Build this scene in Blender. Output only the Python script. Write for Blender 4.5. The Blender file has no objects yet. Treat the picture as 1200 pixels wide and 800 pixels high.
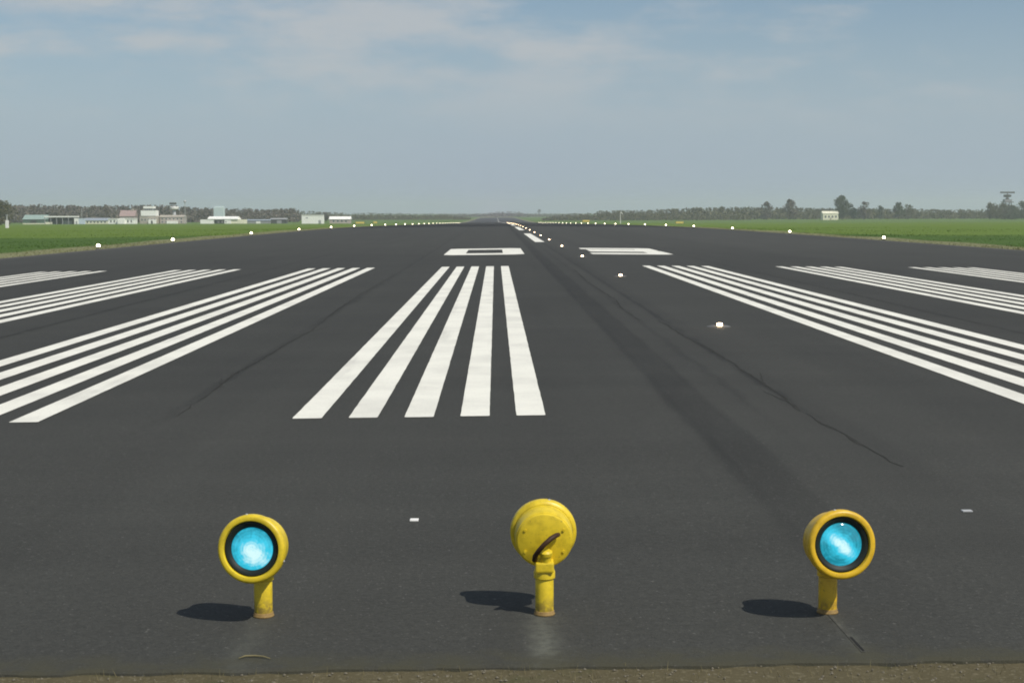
import bpy, bmesh, math, random
import numpy as np
from mathutils import Vector, Matrix
R = math.radians
rnd = random.Random(7)
sc = bpy.context.scene
C = sc.collection

# ------------------------------------------------------------------ camera
F_PX, CAM_H, CAM_X = 1762.7, 1.4223, -2.1516
YAW, PITCH, ROLL = R(0.617), R(4.8914), R(0.1568)
cam_data = bpy.data.cameras.new('camera')
cam_data.sensor_width = 36.0
cam_data.lens = F_PX / 1200 * 36.0
cam_data.clip_start, cam_data.clip_end = 0.1, 40000
cam = bpy.data.objects.new('camera', cam_data)
C.objects.link(cam)
fw = Vector((math.sin(YAW)*math.cos(PITCH), math.cos(YAW)*math.cos(PITCH), -math.sin(PITCH)))
r0 = Vector((math.cos(YAW), -math.sin(YAW), 0)); u0 = r0.cross(fw)
r1 = r0*math.cos(ROLL) - u0*math.sin(ROLL); u1 = r0*math.sin(ROLL) + u0*math.cos(ROLL)
m = Matrix((r1, u1, -fw)).transposed().to_4x4()
m.translation = Vector((CAM_X, 0, CAM_H))
cam.matrix_world = m
sc.camera = cam

# ------------------------------------------------------------------ sky and sun
SUN_AZ, SUN_EL = R(132), R(50.5)
world = bpy.data.worlds.new('World'); sc.world = world; world.use_nodes = True
nt = world.node_tree; nt.nodes.clear(); N = nt.nodes; L = nt.links
def wn(t, **k):
    n = N.new(t)
    for a, b in k.items(): setattr(n, a, b)
    return n
out = wn('ShaderNodeOutputWorld'); bg = wn('ShaderNodeBackground'); bg.inputs[1].default_value = 0.08
sky = wn('ShaderNodeTexSky', sky_type='NISHITA', sun_disc=False, sun_elevation=SUN_EL, sun_rotation=SUN_AZ,
         altitude=0, air_density=1.0, dust_density=0.6, ozone_density=1.0)
# clouds: soft puffs low over the horizon, gathered in loose groups
CLOUD_OFF = (2.6, 12.9, 7.2)
tc = wn('ShaderNodeTexCoord'); sep = wn('ShaderNodeSeparateXYZ'); L.new(tc.outputs['Generated'], sep.inputs[0])
def wm(op, a, b=None, c=None):
    n = wn('ShaderNodeMath', operation=op)
    for i, v in enumerate((a, b, c)):
        if v is None: continue
        if isinstance(v, (int, float)): n.inputs[i].default_value = v
        else: L.new(v, n.inputs[i])
    return n.outputs[0]
def wscale(sx, sy, sz, off):
    v = wn('ShaderNodeVectorMath', operation='MULTIPLY_ADD'); L.new(tc.outputs['Generated'], v.inputs[0])
    v.inputs[1].default_value = (sx, sy, sz); v.inputs[2].default_value = off; return v.outputs[0]
n1 = wn('ShaderNodeTexNoise'); n1.inputs['Scale'].default_value = 1.0; n1.inputs['Detail'].default_value = 6
n1.inputs['Roughness'].default_value = 0.6; L.new(wscale(12, 12, 42, CLOUD_OFF), n1.inputs['Vector'])
n2 = wn('ShaderNodeTexNoise'); n2.inputs['Scale'].default_value = 1.0; n2.inputs['Detail'].default_value = 3
L.new(wscale(3.2, 3.2, 9, CLOUD_OFF), n2.inputs['Vector'])
dens = wm('ADD', wm('MULTIPLY', n1.outputs[0], 0.55), wm('MULTIPLY', n2.outputs[0], 0.55))
mr = wn('ShaderNodeMapRange', interpolation_type='SMOOTHSTEP'); mr.inputs[1].default_value = 0.47; mr.inputs[2].default_value = 0.67
L.new(dens, mr.inputs[0])
up = wn('ShaderNodeMapRange', interpolation_type='SMOOTHSTEP'); up.inputs[1].default_value = 0.035; up.inputs[2].default_value = 0.11
L.new(sep.outputs[2], up.inputs[0])
fac = wm('MULTIPLY', wm('MULTIPLY', mr.outputs[0], up.outputs[0]), 0.75)
mix = wn('ShaderNodeMix', data_type='RGBA'); L.new(fac, mix.inputs[0])
hsv = wn('ShaderNodeHueSaturation'); hsv.inputs['Saturation'].default_value = 1.2; hsv.inputs['Value'].default_value = 1.0
L.new(sky.outputs[0], hsv.inputs['Color'])
veil = wn('ShaderNodeMapRange', interpolation_type='SMOOTHSTEP'); veil.inputs[1].default_value = 0.0; veil.inputs[2].default_value = 0.17
veil.inputs[3].default_value = 0.92; veil.inputs[4].default_value = 0.15; L.new(sep.outputs[2], veil.inputs[0])
vm = wn('ShaderNodeMix', data_type='RGBA'); L.new(veil.outputs[0], vm.inputs[0]); L.new(hsv.outputs[0], vm.inputs[6])
vm.inputs[7].default_value = (4.3, 5.4, 6.75, 1); L.new(vm.outputs[2], mix.inputs[6])
mix.inputs[7].default_value = (6.4, 6.6, 6.75, 1)
L.new(mix.outputs[2], bg.inputs[0]); L.new(bg.outputs[0], out.inputs[0])

sun_data = bpy.data.lights.new('sun', 'SUN'); sun_data.energy = 4.0; sun_data.angle = R(0.53); sun_data.color = (1.0, 0.945, 0.86)
sun = bpy.data.objects.new('sun', sun_data); C.objects.link(sun)
S = Vector((math.cos(SUN_EL)*math.sin(SUN_AZ), math.cos(SUN_EL)*math.cos(SUN_AZ), math.sin(SUN_EL)))
sun.rotation_euler = S.to_track_quat('Z', 'Y').to_euler()
sc.view_settings.view_transform = 'Standard'; sc.view_settings.look = 'None'
sc.view_settings.exposure = 0.0; sc.view_settings.gamma = 1.0
sc.cycles.pixel_filter_type = 'BLACKMAN_HARRIS'; sc.cycles.filter_width = 1.9
sc.cycles.volume_bounces = 1

# ------------------------------------------------------------------ helpers
def link(o, parent=None):
    C.objects.link(o)
    if parent: o.parent = parent
    return o
def mesh_obj(name, verts, faces, mat, parent=None, smooth=False):
    me = bpy.data.meshes.new(name); me.from_pydata([tuple(v) for v in verts], [], [tuple(f) for f in faces]); me.update()
    if smooth:
        for p in me.polygons: p.use_smooth = True
    me.materials.append(mat)
    return link(bpy.data.objects.new(name, me), parent)
def bm_obj(name, bm, mat, parent=None, smooth=False):
    me = bpy.data.meshes.new(name); bmesh.ops.recalc_face_normals(bm, faces=bm.faces); bm.to_mesh(me); bm.free()
    if smooth:
        for p in me.polygons: p.use_smooth = True
    me.materials.append(mat)
    return link(bpy.data.objects.new(name, me), parent)
def tag(o, label, cat=None, group=None, kind=None):
    o['label'] = label
    if cat: o['category'] = cat
    if group: o['group'] = group
    if kind: o['kind'] = kind
    return o
def structure(o): o['kind'] = 'structure'; return o
def thing(name, loc, label, cat, group=None, rz=0):
    o = bpy.data.objects.new(name, None); o.empty_display_size = .2; C.objects.link(o)
    o.location = loc; o.rotation_euler.z = rz
    return tag(o, label, cat, group)
def copy_tree(o, parent=None):
    c = o.copy(); C.objects.link(c); c.parent = parent
    for ch in [x for x in bpy.data.objects if x.parent == o]: copy_tree(ch, c)
    return c
def box(bm, x0, x1, y0, y1, z0, z1, bevel=0):
    r = bmesh.ops.create_cube(bm, size=1)
    for v in r['verts']:
        v.co = Vector((x0+(x1-x0)*(v.co.x+.5), y0+(y1-y0)*(v.co.y+.5), z0+(z1-z0)*(v.co.z+.5)))
    if bevel:
        es = list({e for v in r['verts'] for e in v.link_edges})
        bmesh.ops.bevel(bm, geom=es, offset=bevel, segments=2, affect='EDGES', profile=.6)
def boxo(name, dims, mat, parent=None, bevel=0):
    bm = bmesh.new(); box(bm, *dims, bevel=bevel); return bm_obj(name, bm, mat, parent)
def lathe(bm, prof, seg=40, mtx=None, cap=True):
    """prof = [(radius, z)] turned about z"""
    rings = []
    for r, z in prof:
        rings.append([bm.verts.new((mtx or Matrix()) @ Vector((r*math.cos(2*math.pi*k/seg), r*math.sin(2*math.pi*k/seg), z))) for k in range(seg)])
    for a, b in zip(rings, rings[1:]):
        for k in range(seg): bm.faces.new((a[k], a[(k+1) % seg], b[(k+1) % seg], b[k]))
    if cap:
        bm.faces.new(rings[0][::-1]); bm.faces.new(rings[-1])
def latheo(name, prof, mat, parent=None, seg=40, mtx=None, smooth=True, cap=True):
    bm = bmesh.new(); lathe(bm, prof, seg, mtx, cap); o = bm_obj(name, bm, mat, parent, smooth)
    return o
def autosmooth(o, ang=35):
    a = math.radians(ang); me = o.data
    bm = bmesh.new(); bm.from_mesh(me)
    for e in bm.edges:
        e.smooth = not (len(e.link_faces) == 2 and e.calc_face_angle() > a)
    bm.to_mesh(me); bm.free(); return o
def tube(bm, pts, rads, seg=10):
    pts = [Vector(p) for p in pts]; rings = []
    for i, p in enumerate(pts):
        t = (pts[min(i+1, len(pts)-1)] - pts[max(i-1, 0)]).normalized()
        a = t.cross(Vector((0, 0, 1)))
        if a.length < .05: a = t.cross(Vector((1, 0, 0)))
        a.normalize(); b = t.cross(a)
        rr = rads[i] if isinstance(rads, (list, tuple)) else rads
        rings.append([bm.verts.new(p + rr*(a*math.cos(2*math.pi*k/seg) + b*math.sin(2*math.pi*k/seg))) for k in range(seg)])
    for a, b in zip(rings, rings[1:]):
        for k in range(seg): bm.faces.new((a[k], a[(k+1) % seg], b[(k+1) % seg], b[k]))
    bm.faces.new(rings[0][::-1]); bm.faces.new(rings[-1])

# ------------------------------------------------------------------ materials
class Mat:
    def __init__(s, name, rough=.8, spec=.3):
        s.m = bpy.data.materials.new(name); s.m.use_nodes = True
        s.nt = s.m.node_tree; s.b = s.nt.nodes['Principled BSDF']
        s.b.inputs['Roughness'].default_value = rough; s.b.inputs['Specular IOR Level'].default_value = spec
        s.co = s.n('ShaderNodeTexCoord').outputs['Object']
        g = s.n('ShaderNodeNewGeometry'); s.pos = g.outputs['Position']
    def n(s, t, **k):
        n = s.nt.nodes.new(t)
        for a, b in k.items(): setattr(n, a, b)
        return n
    def l(s, a, b): s.nt.links.new(a, b)
    def val(s, sock, v):
        if isinstance(v, bpy.types.NodeSocket): s.l(v, sock)
        else: sock.default_value = v
    def math(s, op, a, b=None, c=None, clamp=False):
        n = s.n('ShaderNodeMath', operation=op, use_clamp=clamp)
        for i, v in enumerate((a, b, c)):
            if v is not None: s.val(n.inputs[i], v)
        return n.outputs[0]
    def scale(s, vec, sx, sy, sz):
        n = s.n('ShaderNodeVectorMath', operation='MULTIPLY'); s.l(vec, n.inputs[0]); n.inputs[1].default_value = (sx, sy, sz); return n.outputs[0]
    def noise(s, sc_, detail=4, rough=.55, vec=None, dist=0):
        n = s.n('ShaderNodeTexNoise'); n.inputs['Scale'].default_value = sc_; n.inputs['Detail'].default_value = detail
        n.inputs['Roughness'].default_value = rough; n.inputs['Distortion'].default_value = dist
        s.l(vec if vec else s.pos, n.inputs['Vector']); return n.outputs[0]
    def ramp(s, v, a, b, lo=0., hi=1.):
        n = s.n('ShaderNodeMapRange', interpolation_type='SMOOTHSTEP'); s.val(n.inputs[0], v)
        for i, x in zip((1, 2, 3, 4), (a, b, lo, hi)): n.inputs[i].default_value = x
        return n.outputs[0]
    def mix(s, f, a, b, mode='MIX'):
        n = s.n('ShaderNodeMix', data_type='RGBA', blend_type=mode); s.val(n.inputs[0], f)
        for i, v in ((6, a), (7, b)):
            if isinstance(v, tuple): n.inputs[i].default_value = (*v, 1)[:4]
            else: s.l(v, n.inputs[i])
        return n.outputs[2]
    def mul(s, col, f):
        n = s.n('ShaderNodeVectorMath', operation='SCALE')
        if isinstance(col, tuple): n.inputs[0].default_value = col
        else: s.l(col, n.inputs[0])
        s.val(n.inputs['Scale'], f); return n.outputs[0]
    def color(s, c): s.val(s.b.inputs['Base Color'], (*c, 1) if isinstance(c, tuple) else c); return s
    def bump(s, h, strength=.3, dist=.01):
        n = s.n('ShaderNodeBump'); n.inputs['Strength'].default_value = strength; n.inputs['Distance'].default_value = dist
        s.l(h, n.inputs['Height']); s.l(n.outputs[0], s.b.inputs['Normal']); return s
    def sepxyz(s, v=None):
        n = s.n('ShaderNodeSeparateXYZ'); s.l(v or s.pos, n.inputs[0]); return n.outputs
def weathered(name, col, rough=.7, amt=.25, sc_=.6, spec=.3):
    k = Mat(name, rough, spec)
    f = k.math('ADD', k.math('MULTIPLY', k.noise(sc_, 5, vec=k.co), amt*2), 1-amt)
    k.color(k.mul(col, f)); return k.m

# asphalt -----------------------------------------------------------
k = Mat('asphalt', .85, .28)
X, Y, Z = k.sepxyz()
def gauss(x0, w, wob=None):
    d = k.math('SUBTRACT', X, x0)
    if wob: d = k.math('ADD', d, wob)
    return k.math('POWER', 2.718, k.math('MULTIPLY', k.math('POWER', k.math('ABSOLUTE', k.math('DIVIDE', d, w)), 4), -1))
grain = k.noise(110, 3, .7); med = k.noise(38, 5, .8); big = k.noise(.35, 5, .55)
streak = k.noise(1, 5, .6, vec=k.scale(k.pos, 1.6, .05, 1))
cross = k.noise(1, 4, .6, vec=k.scale(k.pos, .05, 1.3, 1))
f = k.math('ADD', k.math('MULTIPLY', grain, 1.1), .45)
f = k.math('MULTIPLY', f, k.math('ADD', k.math('MULTIPLY', med, 1.3), .35))
f = k.math('MULTIPLY', f, k.math('ADD', k.math('MULTIPLY', big, .42), .79))
f = k.math('MULTIPLY', f, k.math('ADD', k.math('MULTIPLY', streak, .36), .82))
f = k.math('MULTIPLY', f, k.math('ADD', k.math('MULTIPLY', cross, .36), .82))
lane = k.n('ShaderNodeTexWhiteNoise', noise_dimensions='1D')
k.l(k.math('FLOOR', k.math('DIVIDE', k.math('ADD', X, k.math('ADD', .22, k.math('MULTIPLY', k.noise(1.2, 3), .06))), 4.2)), lane.inputs['W'])
f = k.math('MULTIPLY', f, k.math('ADD', k.math('MULTIPLY', lane.outputs['Value'], .13), .93))     # paving lanes
# rubber left by tyres: soft longitudinal bands, broken up along their length
brk = k.ramp(k.noise(1, 5, .65, vec=k.scale(k.pos, 1.5, .3, 1)), .3, .62)
wob = k.math('MULTIPLY', k.math('SUBTRACT', k.noise(.6, 3, .6), .5), .10)
far_on = k.ramp(Y, 9, 12.5)
wob2 = k.math('MULTIPLY', k.math('SUBTRACT', k.noise(1.4, 4, .65), .5), .22)
rub = k.math('MULTIPLY', gauss(-.70, .16, wob), .34)
rub = k.math('ADD', rub, k.math('MULTIPLY', gauss(-.82, .04, wob), .14))
rub = k.math('ADD', rub, k.math('MULTIPLY', gauss(-.55, .035, wob), .14))
rub = k.math('ADD', rub, k.math('MULTIPLY', gauss(.13, .15, wob), .14))
rub = k.math('ADD', rub, k.math('MULTIPLY', gauss(.06, .040, wob2), k.math('MULTIPLY', far_on, .34)))
rub = k.math('ADD', rub, k.math('MULTIPLY', gauss(-.26, .045, wob2), k.math('MULTIPLY', far_on, .20)))
rub = k.math('ADD', rub, k.math('MULTIPLY', gauss(-4.53, .05, wob2), k.math('MULTIPLY', far_on, .27)))
rub = k.math('ADD', rub, k.math('MULTIPLY', gauss(-8.2, .05, wob2), k.math('MULTIPLY', far_on, .22)))
rub = k.math('ADD', rub, k.math('MULTIPLY', gauss(4.2, .05, wob2), k.math('MULTIPLY', far_on, .22)))
rub = k.math('ADD', rub, k.math('MULTIPLY', gauss(1.3, .35, wob), .07))
rub = k.math('MULTIPLY', rub, k.math('ADD', k.math('MULTIPLY', brk, .55), .45))
rub = k.math('MULTIPLY', rub, k.ramp(Y, 5.5, 9.5, .35, 1))
# transverse band of fresh dark asphalt far down, and rubber in the touchdown zone
tz = k.math('MULTIPLY', k.ramp(Y, 160, 172), k.ramp(Y, 215, 235, 1, 0))
rub = k.math('ADD', rub, k.math('MULTIPLY', tz, .5))
f = k.math('MULTIPLY', f, k.math('SUBTRACT', 1, rub))
mid_sheen = k.math('MULTIPLY', k.ramp(Y, 40, 75), k.ramp(Y, 156, 166, 1, 0))     # grazing sheen of the middle stretch, put into the colour
f = k.math('MULTIPLY', f, k.math('ADD', 1, k.math('MULTIPLY', mid_sheen, .22)))
near_tone = k.ramp(Y, 6, 16, 1.10, .96)                                        # lighter near end, darker beyond
f = k.math('MULTIPLY', f, near_tone)
col = k.mix(k.noise(.6, 3), (.0390, .0400, .0350), (.0425, .0423, .0362))
col = k.mul(col, f)
# pale stone specks
sp = k.ramp(k.noise(60, 2, .6), .66, .72)
col = k.mix(k.math('MULTIPLY', sp, .4), col, (.2, .195, .18))
# cement dust washed out of the cable slots
cs = None
for cx_, ww_, am_ in ((-1.99, .05, 1.0), (-2.995, .05, .35), (-.96, .03, .4)):
    d_ = k.math('ADD', k.math('SUBTRACT', X, cx_), k.math('MULTIPLY', k.math('SUBTRACT', k.noise(14, 4, .65), .5), .09))
    g_ = k.math('MULTIPLY', k.math('POWER', 2.718, k.math('MULTIPLY', k.math('POWER', k.math('ABSOLUTE', k.math('DIVIDE', d_, ww_)), 2.), -1)), am_)
    cs = g_ if cs is None else k.math('ADD', cs, g_)
cs = k.math('MULTIPLY', cs, k.math('MULTIPLY', k.ramp(Y, 5.30, 5.38, 1, 0), k.ramp(Y, 4.75, 5.3, 1, .6)))
cs = k.math('MULTIPLY', cs, k.ramp(k.noise(26, 4, .65), .25, .65, .25, 1))
col = k.mix(cs, col, (.115, .118, .095))
# moss and dust along the broken near edge
ed = k.math('ADD', Y, k.math('MULTIPLY', k.math('SUBTRACT', k.noise(6, 4), .5), .22))
moss = k.math('MULTIPLY', k.ramp(ed, 4.74, 4.92, 1, 0), k.ramp(k.noise(9, 4), .3, .6, .3, .9))
col = k.mix(moss, col, (.052, .050, .032))
dust = k.math('MULTIPLY', k.ramp(k.math('ABSOLUTE', X), 20.6, 22.4), .45)
col = k.mix(dust, col, (.14, .13, .105))
k.color(col); k.bump(k.math('ADD', k.math('MULTIPLY', grain, .6), k.math('MULTIPLY', med, .8)), .55, .006)
M_ASPH = k.m

# painted markings
k = Mat('road_paint', .72, .3)
w = k.ramp(k.noise(40, 6, .8), .52, .74)
w2 = k.ramp(k.noise(1.2, 5, .6), .35, .75)
col = k.mix(w2, (.79, .78, .69), (.65, .64, .57))
col = k.mix(k.math('MULTIPLY', w, .55), col, (.25, .25, .235))
sk = k.ramp(k.noise(1, 4, .6, vec=k.scale(k.pos, 3, .25, 1)), .58, .75)
col = k.mix(k.math('MULTIPLY', sk, .32), col, (.35, .34, .31))
k.color(col); k.bump(k.noise(200, 2, .6), .4, .004); M_PAINT = k.m

k = Mat('tar_seal', .9, .08); k.color(k.mul((.040, .040, .036), k.math('ADD', k.noise(9, 4), .45))); M_TAR = k.m
k = Mat('slot_fill', .9, .2); k.color(k.mix(k.ramp(k.noise(30, 5), .35, .7), (.054, .054, .046), (.088, .087, .074))); M_SLOT = k.m
k = Mat('slot_groove', .9, .2); k.color((.02, .02, .019)); M_GROOVE = k.m

# grass field
k = Mat('grass', .9, .15)
X, Y, Z = k.sepxyz()
ax = k.math('ABSOLUTE', X)
n_big = k.noise(.012, 5, .6); n_mid = k.noise(.15, 5, .6); n_f = k.noise(3, 4, .7)
dark = k.mix(n_mid, (.042, .092, .012), (.072, .120, .022))
lite = k.mix(n_big, (.088, .155, .020), (.130, .180, .034))
fy = k.ramp(k.math('ADD', Y, k.math('MULTIPLY', k.math('SUBTRACT', n_mid, .5), 14)), 122, 136)
g = k.mix(fy, dark, lite)
far = k.ramp(Y, 500, 1100)
g = k.mix(far, g, k.mix(k.noise(.004, 4), (.075, .14, .02), (.10, .15, .03)))
g = k.mul(g, k.math('ADD', k.math('MULTIPLY', n_f, .7), .65))
# dry, dusty verge along the pavement
vd = k.math('ADD', ax, k.math('MULTIPLY', k.math('SUBTRACT', k.noise(.35, 4), .5), 1.6))
g = k.mix(k.math('MULTIPLY', k.ramp(vd, 25.2, 26.6, 1, 0), .95), g, k.mix(k.noise(1.4, 5, .65), (.14, .15, .062), (.235, .225, .13)))
k.color(g); k.bump(n_f, .6, .05); M_GRASS = k.m
k = Mat('grass_blade', .8, .2); k.color(k.mix(k.noise(.5, 4), (.045, .085, .018), (.12, .15, .045))); M_BLADE = k.m
k = Mat('dry_grass_blade', .8, .2); k.color(k.mix(k.noise(5, 3), (.10, .095, .04), (.26, .22, .12))); M_DRY = k.m

# gravelly soil in front of the pavement
k = Mat('gravel_soil', .95, .15)
c = k.mix(k.noise(7, 5, .65), (.072, .062, .034), (.108, .092, .052))
c = k.mix(k.ramp(k.noise(60, 3, .6), .52, .7), c, (.145, .128, .08))
c = k.mix(k.ramp(k.noise(4, 3), .55, .7, 0, .6), c, (.06, .065, .028))
k.color(c); k.bump(k.noise(45, 4, .7), .5, .008); M_SOIL = k.m
M_STONE = weathered('pebble', (.15, .135, .10), .9, .3, 40)

# lamp paint and metal
def paint(name, col, rough, chip=.4):
    k = Mat(name, rough, .5)
    n = k.noise(22, 5, .6, vec=k.co)
    c = k.mix(k.ramp(n, .38, .72), col, tuple(x*.72 for x in col))
    ch = k.ramp(k.noise(75, 5, .7, vec=k.co), .63, .66)
    c = k.mix(k.math('MULTIPLY', ch, chip), c, (.12, .075, .03))
    z = k.sepxyz(k.pos)[2]
    grime = k.math('MULTIPLY', k.ramp(z, .0, .07, 1, 0), k.ramp(k.noise(50, 4), .3, .6))
    c = k.mix(k.math('MULTIPLY', grime, .7), c, (.13, .085, .045))
    k.color(c); k.bump(k.noise(120, 3, vec=k.co), .08, .002); return k.m
M_YEL = paint('yellow_paint', (.74, .55, .025), .42)
M_YELO = paint('amber_yellow_paint', (.73, .46, .02), .42)
M_COPPER = weathered('corroded_collar', (.26, .17, .06), .7, .5, 60)
M_RUBBER = weathered('black_gasket', (.012, .018, .014), .55, .3, 40)
M_CABLE = weathered('brown_cable', (.045, .022, .010), .6, .4, 50)
M_SCREW = weathered('steel_screw', (.35, .35, .33), .4, .2, 50)
# lit coloured lens: lamp light spread by the moulded glass into patches
def lens_mat(name, cx, cz, w, ang, elong):
    k = Mat(name, .12, .5)
    x_, y_, z_ = k.sepxyz(k.co)
    dx = k.math('SUBTRACT', x_, cx); dz = k.math('SUBTRACT', z_, cz); ca, sa = math.cos(ang), math.sin(ang)
    p = k.math('ADD', k.math('MULTIPLY', dx, ca), k.math('MULTIPLY', dz, sa))
    q = k.math('SUBTRACT', k.math('MULTIPLY', dz, ca), k.math('MULTIPLY', dx, sa))
    d2 = k.math('ADD', k.math('POWER', k.math('ABSOLUTE', k.math('DIVIDE', p, w*elong)), 2.), k.math('POWER', k.math('ABSOLUTE', k.math('DIVIDE', q, w)), 2.))
    blob = k.math('POWER', 2.718, k.math('MULTIPLY', d2, -1))
    rr_ = k.math('SQRT', k.math('ADD', k.math('POWER', k.math('ABSOLUTE', x_), 2.), k.math('POWER', k.math('ABSOLUTE', z_), 2.)))
    rib = k.math('SINE', k.math('MULTIPLY', rr_, 560.))
    nn = k.noise(24, 4, .6, dist=1.2); n2_ = k.noise(60, 2, .5, dist=.6)
    v = k.math('ADD', k.math('MULTIPLY', blob, .62), k.math('ADD', k.math('ADD', k.math('MULTIPLY', nn, .48), k.math('MULTIPLY', rib, .022)), k.math('MULTIPLY', n2_, .16)))
    ec = k.mix(k.ramp(v, .25, .62), (.004, .20, .28), (.035, .58, .80))
    ec = k.mix(k.ramp(v, .58, .96), ec, (.72, 1.0, 1.0))
    k.color((.01, .08, .10)); k.l(ec, k.b.inputs['Emission Color']); k.b.inputs['Emission Strength'].default_value = .95
    k.b.inputs['Coat Weight'].default_value = .6; k.b.inputs['Coat Roughness'].default_value = .05
    k.bump(rib, .12, .002)
    return k.m
M_LENS = lens_mat('lit_lens_glass', -.012, -.018, .056, .4, 1.2)
M_LENS_STREAK = lens_mat('lit_lens_glass_streaked', .0, -.004, .027, .75, 2.6)
def emit(name, col, st):
    k = Mat(name, .2, .5); k.color((.8, .8, .78)); k.b.inputs['Emission Color'].default_value = (*col, 1); k.b.inputs['Emission Strength'].default_value = st; return k.m
M_WHITE_LAMP = emit('lit_white_glass', (1, .86, .62), 12)
M_WARM_LAMP = emit('lit_warm_window', (1, .70, .40), 18)
M_STEEL = weathered('cast_steel', (.11, .11, .105), .55, .3, 30)
M_WHITEPL = weathered('white_plastic', (.78, .77, .73), .6, .15, 30)

# building surfaces
M_WHITE = weathered('white_render', (.86, .86, .80), .8, .08)
M_CREAM = weathered('cream_render', (.78, .76, .58), .8, .12)
M_GREYW = weathered('grey_cladding', (.30, .31, .31), .7, .15)
M_DARK = weathered('dark_opening', (.06, .065, .06), .6, .2)
M_GREENR = weathered('green_sheet_roof', (.27, .36, .32), .6, .15)
M_GREENW = weathered('green_cladding', (.09, .15, .11), .7, .2)
M_BLUER = weathered('blue_grey_roof', (.28, .32, .36), .6, .15)
M_BLUEP = weathered('pale_blue_panel', (.52, .60, .67), .6, .15)
M_RED = weathered('red_tile', (.34, .25, .23), .8, .2)
M_PINK = weathered('pinkish_brick', (.44, .38, .34), .85, .2)
M_BRICK = weathered('brown_brick', (.40, .36, .30), .85, .2)
M_TEAL = weathered('pale_teal_sheet', (.55, .64, .64), .6, .1)
M_YSIGN = weathered('yellow_sign_face', (.70, .56, .16), .6, .1)
M_GALV = weathered('galvanised', (.42, .43, .43), .5, .15)
k = Mat('window_glass', .1, .5); k.color((.04, .05, .06)); M_GLASS = k.m

# trees
def leafmat(name, a, b, sc_=.35):
    k = Mat(name, .85, .15)
    g = k.n('ShaderNodeNewGeometry')
    f = k.math('ADD', k.math('MULTIPLY', g.outputs['Random Per Island'], .5), k.math('MULTIPLY', k.noise(sc_, 4), .5))
    k.color(k.mix(k.ramp(f, .2, .8), a, b)); return k.m
M_LEAFB = leafmat('brown_bud_foliage', (.075, .066, .052), (.19, .165, .135))
M_LEAFG = leafmat('spring_green_foliage', (.045, .062, .032), (.11, .125, .07))
M_LEAFO = leafmat('olive_foliage', (.062, .063, .028), (.15, .142, .080))
M_LEAFD = leafmat('evergreen_foliage', (.010, .028, .016), (.032, .058, .034))
M_BARK = weathered('bark', (.085, .070, .055), .95, .3, 1.5)

# ------------------------------------------------------------------ ground heights
STN = sorted(set([-60, -20, 0, 2, 3.5, 4.3, 4.72, 8] + list(range(10, 800, 5)) + list(range(800, 1300, 20)) + [1400, 1600, 2000, 2600, 3500, 5000, 9000]))
def sp_(x, w): return w*math.log1p(math.exp(min(x/w, 60))) if x/w < 60 else x
def prof_exact(y): return -.006*(sp_(y-190, 25) - sp_(y-1020, 60))
STZ = [prof_exact(y) for y in STN]
def prof(y): return float(np.interp(y, STN, STZ))
HALF, CROWN = 22.4, .009
CS_X = [0, 14, 17, 20, HALF]; CS_Z = [CROWN*x + .0026*max(0, x-14)**2 for x in CS_X]
def zr(x, y): return prof(y) - float(np.interp(abs(x), CS_X, CS_Z))
def zg(x, y):
    a = abs(x)
    return prof(y) - CS_Z[-1] - .03 - (.05 if a < HALF else 0) - .012*max(0, min(a, 40)-HALF)
VPX, F_ = 581.0, F_PX
def PX(px, y): return CAM_X + (px-VPX)/F_*y          # sideways place of something that stands y metres away

# ------------------------------------------------------------------ the setting
xs = [-9000, -4000, -2000, -1000, -500, -250, -120, -70, -40, -32, -26, -HALF-.05, -HALF+.3, -10, 0, 10, HALF-.3, HALF+.05, 26, 32, 40, 70, 120, 250, 500, 1000, 2000, 4000, 9000]
V, Fc = [], []
for y in STN:
    for x in xs:
        bmp = 0
        if abs(x) > 24 and 5 < y < 1500: bmp = .05*math.sin(x*.7+y*.31)+.04*math.sin(y*.13+x)
        V.append((x, y, zg(x, y)+bmp*.6))
nx = len(xs)
for j in range(len(STN)-1):
    for i in range(nx-1): Fc.append((j*nx+i, j*nx+i+1, (j+1)*nx+i+1, (j+1)*nx+i))
structure(mesh_obj('ground', V, Fc, M_GRASS, smooth=True))

def strip_sheet(name, x0, x1, y0, y1, dz, mat, parent=None, taper=None):
    ys = [y0] + [y for y in STN if y0 < y < y1] + [y1]
    cols = [x0, 0, x1] if x0 < 0 < x1 else [x0, x1]
    V = [(x, y, zr(x, y)+dz) for y in ys for x in cols]; n = len(cols); F = []
    for j in range(len(ys)-1):
        for i in range(n-1): F.append((j*n+i, j*n+i+1, (j+1)*n+i+1, (j+1)*n+i))
    return mesh_obj(name, V, F, mat, parent)

# runway: ragged near edge
runway_y0 = 4.70
ys = [y for y in STN if 6 < y <= 2000]
xcols = sorted(set([-HALF, -20, -17, -14, 0, 14, 17, 20, HALF] + [round(-9+i*.06, 3) for i in range(int(16/.06))] + [-12, 9, 12]))
V, Fc = [], []
for x in xcols:                                       # near edge and its broken thickness
    e = runway_y0 + .004*math.sin(x*9.1) + .004*math.sin(x*23.7+1) + rnd.uniform(-.009, .009)
    V.append((x, e-.01, zr(x, e)-.045)); V.append((x, e, zr(x, e)-.006)); V.append((x, e+.02, zr(x, e)))
n = len(xcols)
for i in range(n-1):
    for q in range(2): Fc.append((i*3+q, (i+1)*3+q, (i+1)*3+q+1, i*3+q+1))
base = len(V)
row8 = ys[0]
for x in xcols: V.append((x, row8, zr(x, row8)))
for i in range(n-1): Fc.append((i*3+2, (i+1)*3+2, base+i+1, base+i))
coarse = [-HALF, -20, -17, -14, 0, 14, 17, 20, HALF]
prev = [base+xcols.index(x) for x in coarse]
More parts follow.
